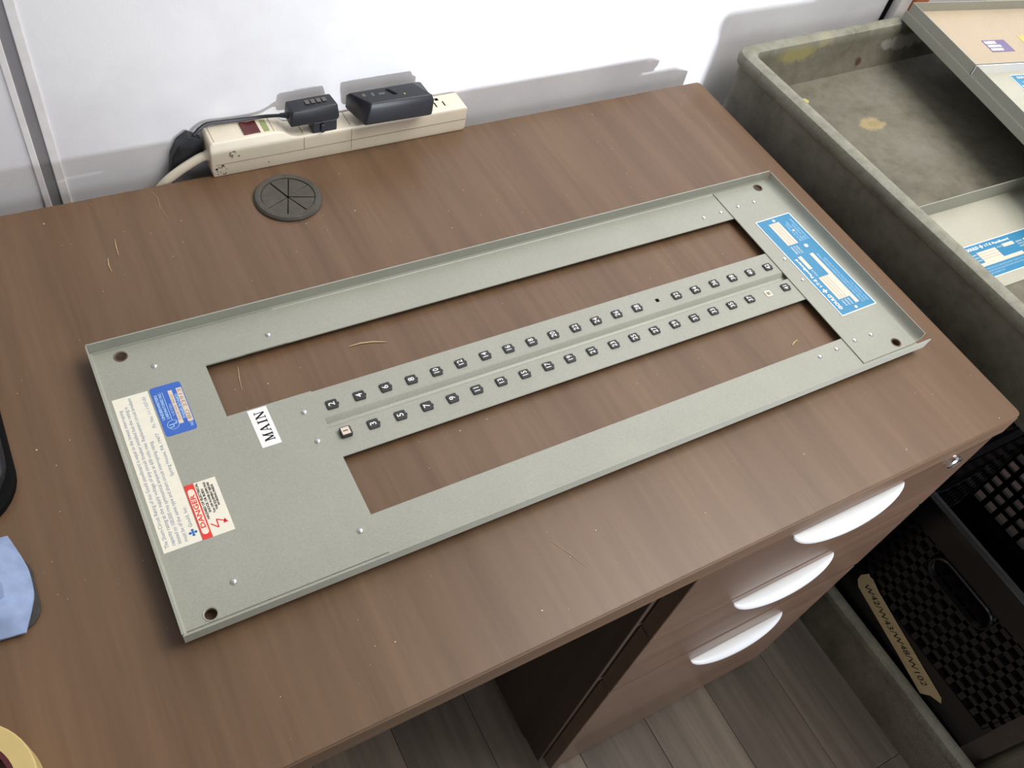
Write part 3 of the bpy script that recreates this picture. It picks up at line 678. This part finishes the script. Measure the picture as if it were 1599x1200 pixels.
# milk crates on the lower shelf
cart.rotation_euler = (0, 0, 0.02)
SZ = -0.5425-0.0148
def crate(name, label, x0, x1, y0, y1, z0, z1, taped, grp=None):
    t = thing(name, label, 'crate', ((x0+x1)/2, (y0+y1)/2, z0), grp)
    th = 0.007
    def wall(u0, u1, place, hole_c):
        mb = MB()
        def bar(ua, ub, za, zb, d0=0.0, d1=th): place(mb, ua, ub, za, zb, d0, d1)
        lowband = z0+0.098 if taped else z0+0.03
        bar(u0, u1, z0, lowband); bar(u0, u1, z1-0.055, z1-0.0005, 0.001, th)
        hc, hz, hw, hh = hole_c, z1-0.078, 0.050, 0.019
        n = int(round((u1-u0)/0.0235))
        for i in range(n+1):
            u = u0+(u1-u0)*i/n
            a, b = max(u0, u-0.0042), min(u1, u+0.0042)
            if abs(u-hc) < hw+0.003:
                bar(a, b, lowband, hz-hh-0.006, 0.001, th-0.001)
            else: bar(a, b, lowband, z1-0.055, 0.001, th-0.001)
        z = lowband+0.021
        while z < z1-0.06:
            if hz-hh-0.002 < z < hz+hh+0.002:
                bar(u0, hc-hw-0.004, z-0.0042, z+0.0042, 0.001, th-0.001); bar(hc+hw+0.004, u1, z-0.0042, z+0.0042, 0.001, th-0.001)
            else: bar(u0, u1, z-0.0042, z+0.0042, 0.001, th-0.001)
            z += 0.0215
        # oval grip ring
        ov = lambda k_, s_: rrect(hc-hw-s_, hc+hw+s_, hz-hh-s_, hz+hh+s_, hh+s_-0.0005, 6)
        return mb, ov
    def ring(mb, ov, place3):
        rings = [[place3(u, zz, d) for u, zz in ov(0, s_)] for s_, d in ((0, -0.0015), (0.002, -0.002), (0.003, 0), (0.003, th), (0, th), (0, -0.0015))]
        mb.loft(rings, False, False)
    pX = lambda xs, sgn: (lambda mb, ua, ub, za, zb, d0, d1: mb.box(min(xs+sgn*d0, xs+sgn*d1), max(xs+sgn*d0, xs+sgn*d1), ua, ub, za, zb))
    pY = lambda ys, sgn: (lambda mb, ua, ub, za, zb, d0, d1: mb.box(ua, ub, min(ys+sgn*d0, ys+sgn*d1), max(ys+sgn*d0, ys+sgn*d1), za, zb))
    ym, xm = (y0+y1)/2, (x0+x1)/2
    for xs, sgn in ((x0, 1), (x1, -1)):
        mb, ov = wall(y0+0.007, y1-0.007, pX(xs, sgn), ym+0.01); ring(mb, ov, lambda u, zz, d: (xs+sgn*d, u, zz)); part('crate_wall', mb, m_crate, t)
    for ys, sgn in ((y0, 1), (y1, -1)):
        mb, ov = wall(x0, x1, pY(ys, sgn), xm); ring(mb, ov, lambda u, zz, d: (u, ys+sgn*d, zz)); part('crate_wall', mb, m_crate, t)
    o_, i_ = rrect(x0-0.006, x1+0.006, y0-0.006, y1+0.006, 0.012, 4), rrect(x0+0.007, x1-0.007, y0+0.007, y1-0.007, 0.008, 4)
    mid = rrect(x0-0.001, x1+0.001, y0-0.001, y1+0.001, 0.01, 4)
    part('crate_rim', MB().loft([[(x, y, z1-0.010) for x, y in o_], [(x, y, z1+0.001) for x, y in o_], [(x, y, z1+0.004) for x, y in mid], [(x, y, z1+0.001) for x, y in i_], [(x, y, z1-0.010) for x, y in i_], [(x, y, z1-0.010) for x, y in o_]], False, False), m_crate, t, smooth=True)
    fb = MB()
    k = x0+0.01
    while k < x1-0.01: fb.box(k-0.003, k+0.003, y0+0.007, y1-0.007, z0+0.001, z0+0.006); k += 0.028
    k = y0+0.01
    while k < y1-0.01: fb.box(x0+0.007, x1-0.007, k-0.003, k+0.003, z0+0.002, z0+0.007); k += 0.028
    part('crate_floor', fb, m_crate, t)
    return t
c1 = crate('milk_crate', 'black lattice milk crate with masking tape label on its side, on the lower cart shelf', 0.728, 1.018, -0.515, -0.222, SZ+0.002, -0.245, True, None)
crate('milk_crate', 'black lattice milk crate behind the taped one, mostly hidden under the cart tray', 0.800, 1.090, -0.195, 0.100, SZ+0.002, -0.225, False, None)
# masking tape with handwriting on the near crate's side
tf = frame((0.7272, -0.260, -0.4615), (0, -0.1935, -0.040), (0, -0.040, 0.1935))
tfm = tf
tp = MB(); poly = [(0.000, 0.004), (0.003, 0.020), (0.008, 0.019), (0.012, 0.0215), (0.030, 0.018), (0.100, 0.017), (0.192, 0.0165), (0.199, 0.010), (0.186, -0.001), (0.180, -0.018), (0.120, -0.0165), (0.060, -0.016), (0.014, -0.0155), (0.004, -0.008)]
tp.prism(poly, 0.0, 0.0006, tfm)
tl = part('tape_label', tp, m_mask, c1, label='beige masking tape strip with handwritten numbers')
tx = MB()
v, f = text_geo('W42/W43/W48/W102', 0.0155, 'LEFT', 0.0, 0.9, 0.2)
sx = 0.155/(max(p[0] for p in v)-min(p[0] for p in v))
tx.add([(p[0]*sx+0.014, p[1]+0.001+0.0012*math.sin(p[0]*90), 0.0009) for p in v], f, tfm)
part('handwriting', tx, m_black, tl)

# ------------------------------------------------------------------ more panel covers in and on the cart
def mini_cover(name, label, w_, l_, h, mat, loc, rotz, cut=None, far=None):
    """shallow tray: face up, flanges up on all sides; local origin = far left corner, x right, y towards the wall (negative = nearer)"""
    t = thing(name, label, 'panel cover', loc)
    def sub(nm, mb, m, **k):
        o = bpy.data.objects.new(nm, mesh(nm, mb, m, **k)); COL.objects.link(o); o.parent = t
        if nm in STUFF: o['kind'] = 'stuff'
        return o
    outer = [(0, -l_), (w_, -l_), (w_, 0), (0, 0)]
    v, f = plate(outer, [cut] if cut else [], 0.0, 0.0014)
    sub('face_plate', MB().add(v, f), mat)
    sub('flange', MB().box(0, w_, -0.0013, 0, 0.0014, h), far or m_grey)
    sub('flange', MB().box(0, w_, -l_, -l_+0.0013, 0.0014, h), m_grey)
    sub('flange', MB().box(0, 0.0013, -l_+0.0014, -0.0014, 0.0014, h), m_grey)
    sub('flange', MB().box(w_-0.0013, w_, -l_+0.0014, -0.0014, 0.0014, h), m_grey)
    return t, sub
TZ = -0.0119
t2, sub = mini_cover('panel_cover', 'grey steel panel cover with blue nameplate lying inside the cart tray', 0.280, 0.500, 0.0235, m_greylight, (0.757, 0.0175, TZ), math.radians(-1.0),
    cut=[(0.037, -0.440), (0.107, -0.440), (0.107, -0.131), (0.037, -0.131)])
nameplate(t2, (0.7930, -0.0450, TZ+0.0015), math.radians(-90))
t2.rotation_euler = (0, 0, math.radians(-1.0))
RZ = 0.0527
rot = math.radians(-9.8)
def along(d, s=0):   # along the left edges of the covers lying across the cart
    return (1.0015-0.170*d+s*0.985, 0.3165-0.985*d-s*0.170)
p = along(0)
t3, sub = mini_cover('panel_cover', 'grey steel cover lying across the cart tray beneath two tan ones', 0.300, 0.955, 0.0130, m_grey, (p[0], p[1], RZ), rot)
t3.rotation_euler = (0, 0, rot)
p = along(0.004, 0.0012)
t4, sub = mini_cover('panel_cover', 'tan-dusted steel cover with purple label at the back of the cart', 0.298, 0.150, 0.0150, m_greytan, (p[0], p[1], RZ+0.0131), rot)
sub('purple_label', MB().box(0.076, 0.118, -0.106, -0.078, 0.0014, 0.0018), m_purple)
sub('label_stripe', MB().box(0.078, 0.100, -0.103, -0.098, 0.0018, 0.0020).box(0.078, 0.102, -0.095, -0.090, 0.0018, 0.0020).box(0.078, 0.098, -0.087, -0.081, 0.0018, 0.0020), m_paperwhite)
sub('yellow_label', MB().box(0.150, 0.185, -0.095, -0.070, 0.0014, 0.0018), m_yellow)
t4.rotation_euler = (0, 0, rot)
p = along(0.1560, 0.0015)
t5, sub = mini_cover('panel_cover', 'pale steel cover with blue nameplate and upright flange whitened as if lit on the cart', 0.297, 0.600, 0.0150, m_greylight, (p[0], p[1], RZ+0.0131), rot, far=m_paperwhite)  # white far flange: daylight on grey steel put into the colour
nameplate(t5, (p[0]+0.062, p[1]-0.008, RZ+0.0146), math.radians(-90))
t5.rotation_euler = (0, 0, rot)

# ------------------------------------------------------------------ things at the left edge of the desk
dv = thing('desk_device', 'black rounded plastic device at the left edge of the desk', 'device', (-0.36, 0.10, 0))
part('rubber_base', MB().loft([[(x, y, z) for x, y in rrect(-0.52+o_, -0.2475-o_, -0.012+o_, 0.24-o_, 0.045, 8)] for o_, z in ((0.003, 0), (0, 0.002), (0, 0.008), (0.003, 0.010))]), m_slit, dv, smooth=True)
part('body', MB().loft([[(x, y, z) for x, y in rrect(-0.52+o_, -0.2475-o_, -0.012+o_, 0.24-o_, 0.050, 8)] for o_, z in ((0.006, 0.0101), (0.0035, 0.013), (0.0035, 0.021), (0.007, 0.026), (0.016, 0.029), (0.05, 0.030))]), m_blk, dv, smooth=True)

def cloth():
    mb = MB(); nx, ny = 22, 18
    random.seed(5)
    pts = [[(0, 0, 0)]*ny for _ in range(nx)]
    for i in range(nx):
        for j in range(ny):
            u, v_ = i/(nx-1), j/(ny-1)
            x = -0.365+u*0.110; y = -0.103+v_*0.080+0.010*(1-u)
            x -= 0.004*(1-math.sin(PI*v_))+0.010*max(0, v_-0.6)+0.022*max(0, 0.32-v_)*u
            e = min(u*3, (1-u)*6, v_*5, (1-v_)*5, 1)
            z = 0.006+0.017*e+0.004*math.sin(19*v_+6*u)*e+0.0035*math.sin(31*(u+0.6*v_))*e+random.uniform(-0.0006, 0.0006)
            pts[i][j] = (x, y, z)
    top = [p for r in pts for p in r]; n = len(top)
    bot = [(x, y, max(0.0041, z-0.004)) for x, y, z in top]
    f = []
    for i in range(nx-1):
        for j in range(ny-1):
            a = i*ny+j; f.append((a, a+ny, a+ny+1, a+1)); f.append((n+a, n+a+1, n+a+ny+1, n+a+ny))
    bd = [i*ny for i in range(nx)]+[(nx-1)*ny+j for j in range(1, ny)]+[i*ny+ny-1 for i in range(nx-2, -1, -1)]+[j for j in range(ny-2, 0, -1)]
    for a, b in zip(bd, bd[1:]+bd[:1]): f.append((a, n+a, n+b, b))
    return mb.add(top+bot, f)
cl = thing('folded_cloth', 'crumpled pale blue cloth with dark grey backing at the left edge of the desk', 'cloth', (-0.31, -0.065, 0))
part('cloth_top', cloth(), m_cloth, cl, smooth=True)
part('backing', MB().loft([[(x, y, z) for x, y in rrect(-0.36+o_, -0.2535-o_, -0.100+o_, -0.040-o_, 0.016, 5)] for o_, z in ((0.002, 0), (0, 0.0015), (0.0, 0.003), (0.002, 0.004))]), m_clothdk, cl, smooth=True)

tc = (-0.3255, -0.2035, 0)
tr = thing('tape_roll', 'roll of cream masking tape with maroon core at the lower left corner of the desk', 'tape roll', tc)
part('tape', MB().lathe([(0.0385, 0.0), (0.0495, 0.0), (0.0505, 0.001), (0.0505, 0.023), (0.0495, 0.024), (0.0385, 0.024), (0.0385, 0.0)], (tc[0], tc[1], 0.0001), 56, False, False), m_tapecream, tr, smooth=True)
part('core', MB().lathe([(0.0355, 0.0), (0.0384, 0.0), (0.0384, 0.0235), (0.0355, 0.0235), (0.0355, 0.0)], (tc[0], tc[1], 0.0001), 48, False, False), m_maroon, tr, smooth=True)

# ------------------------------------------------------------------ bits on the desk
def sliver(label, pts, r):
    mb = MB().tube([(x, y, r+0.0002) for x, y in pts], [r*0.5]+[r]*(len(pts)-2)+[r*0.5], 5)
    o = part('straw_sliver', mb, m_straw, base=(pts[0][0], pts[0][1], 0)); tag(o, label, 'sliver', 'straw slivers on the desk')
sliver('curved pale straw sliver in the far opening of the panel cover, nearest tag 4', spline([(0.041, 0.063, 0), (0.052, 0.061, 0), (0.064, 0.058, 0), (0.076, 0.054, 0)], 2) and [(0.041, 0.0615), (0.052, 0.0615), (0.064, 0.0590), (0.076, 0.0545)], 0.0006)
sliver('longest thin straw sliver lying left of the grommet', [(-0.068, 0.320), (-0.064, 0.308), (-0.066, 0.295), (-0.063, 0.278)], 0.0002)
sliver('upper straw sliver of the two left of the power cord', [(-0.117, 0.263), (-0.1185, 0.252), (-0.119, 0.241)], 0.0005)
sliver('lower straw sliver of the two left of the power cord', [(-0.129, 0.240), (-0.1305, 0.231), (-0.130, 0.222)], 0.0005)
sliver('straw sliver at the left end of the far opening, nearest the edge', [(-0.059, 0.075), (-0.062, 0.062), (-0.064, 0.048)], 0.00035)
sliver('straw sliver beside tag 41 in the near opening of the panel cover', [(0.468, -0.0965), (0.473, -0.0940), (0.479, -0.0925)], 0.0007)
sliver('fine straw sliver on the bare desk in front of the panel cover', [(0.117, -0.189), (0.126, -0.206), (0.133, -0.222)], 0.0002)
dust = MB(); random.seed(21)
sp = [(-59,240),(62,300),(69,301),(62,228),(204,175),(613,305),(623,-257),(494,-246),(259,-222),(-35,-215),(80,-240),(158,-197),(-230,49),(-205,49),(487,-110),(296,-39),(281,-77),(-172,304),(-126,318),(-52,270),(123,290),(117,231),(464,304),(212,200),(125,-209),(612,113),(227,-164),(389,-209),(96,-62),(57,-59),(124,-60),(-41,47),(-9,54)]
for x, y in sp: 
    s_ = random.uniform(0.0004, 0.0009); x, y = x/1000, y/1000
    q = [(x+s_*random.uniform(0.5, 1.2)*math.cos(t), y+s_*random.uniform(0.5, 1.2)*math.sin(t)) for t in (0.2, 1.3, 2.4, 3.6, 4.9)]
    dust.prism(q, 0.0, 0.0006)
for _ in range(150):
    x, y = random.uniform(-0.25, 0.64), random.uniform(-0.25, 0.31); s_ = random.uniform(0.0002, 0.0005)
    if -0.176 < x < 0.607 and -0.16 < y < 0.128 and not (-0.08 < x < 0.515 and (0.026 < y < 0.072 or (-0.105 < y < -0.06 and x > 0))): continue
    if (x-gc[0])**2+(y-gc[1])**2 < 0.0016: continue
    dust.prism([(x-s_, y-s_), (x+s_, y-s_*0.5), (x+s_*0.4, y+s_)], 0.0, 0.0004)
tag(part('dust_specks', dust, m_dust, kind='stuff'), 'pale dust specks scattered over the brown desk top', 'dust')
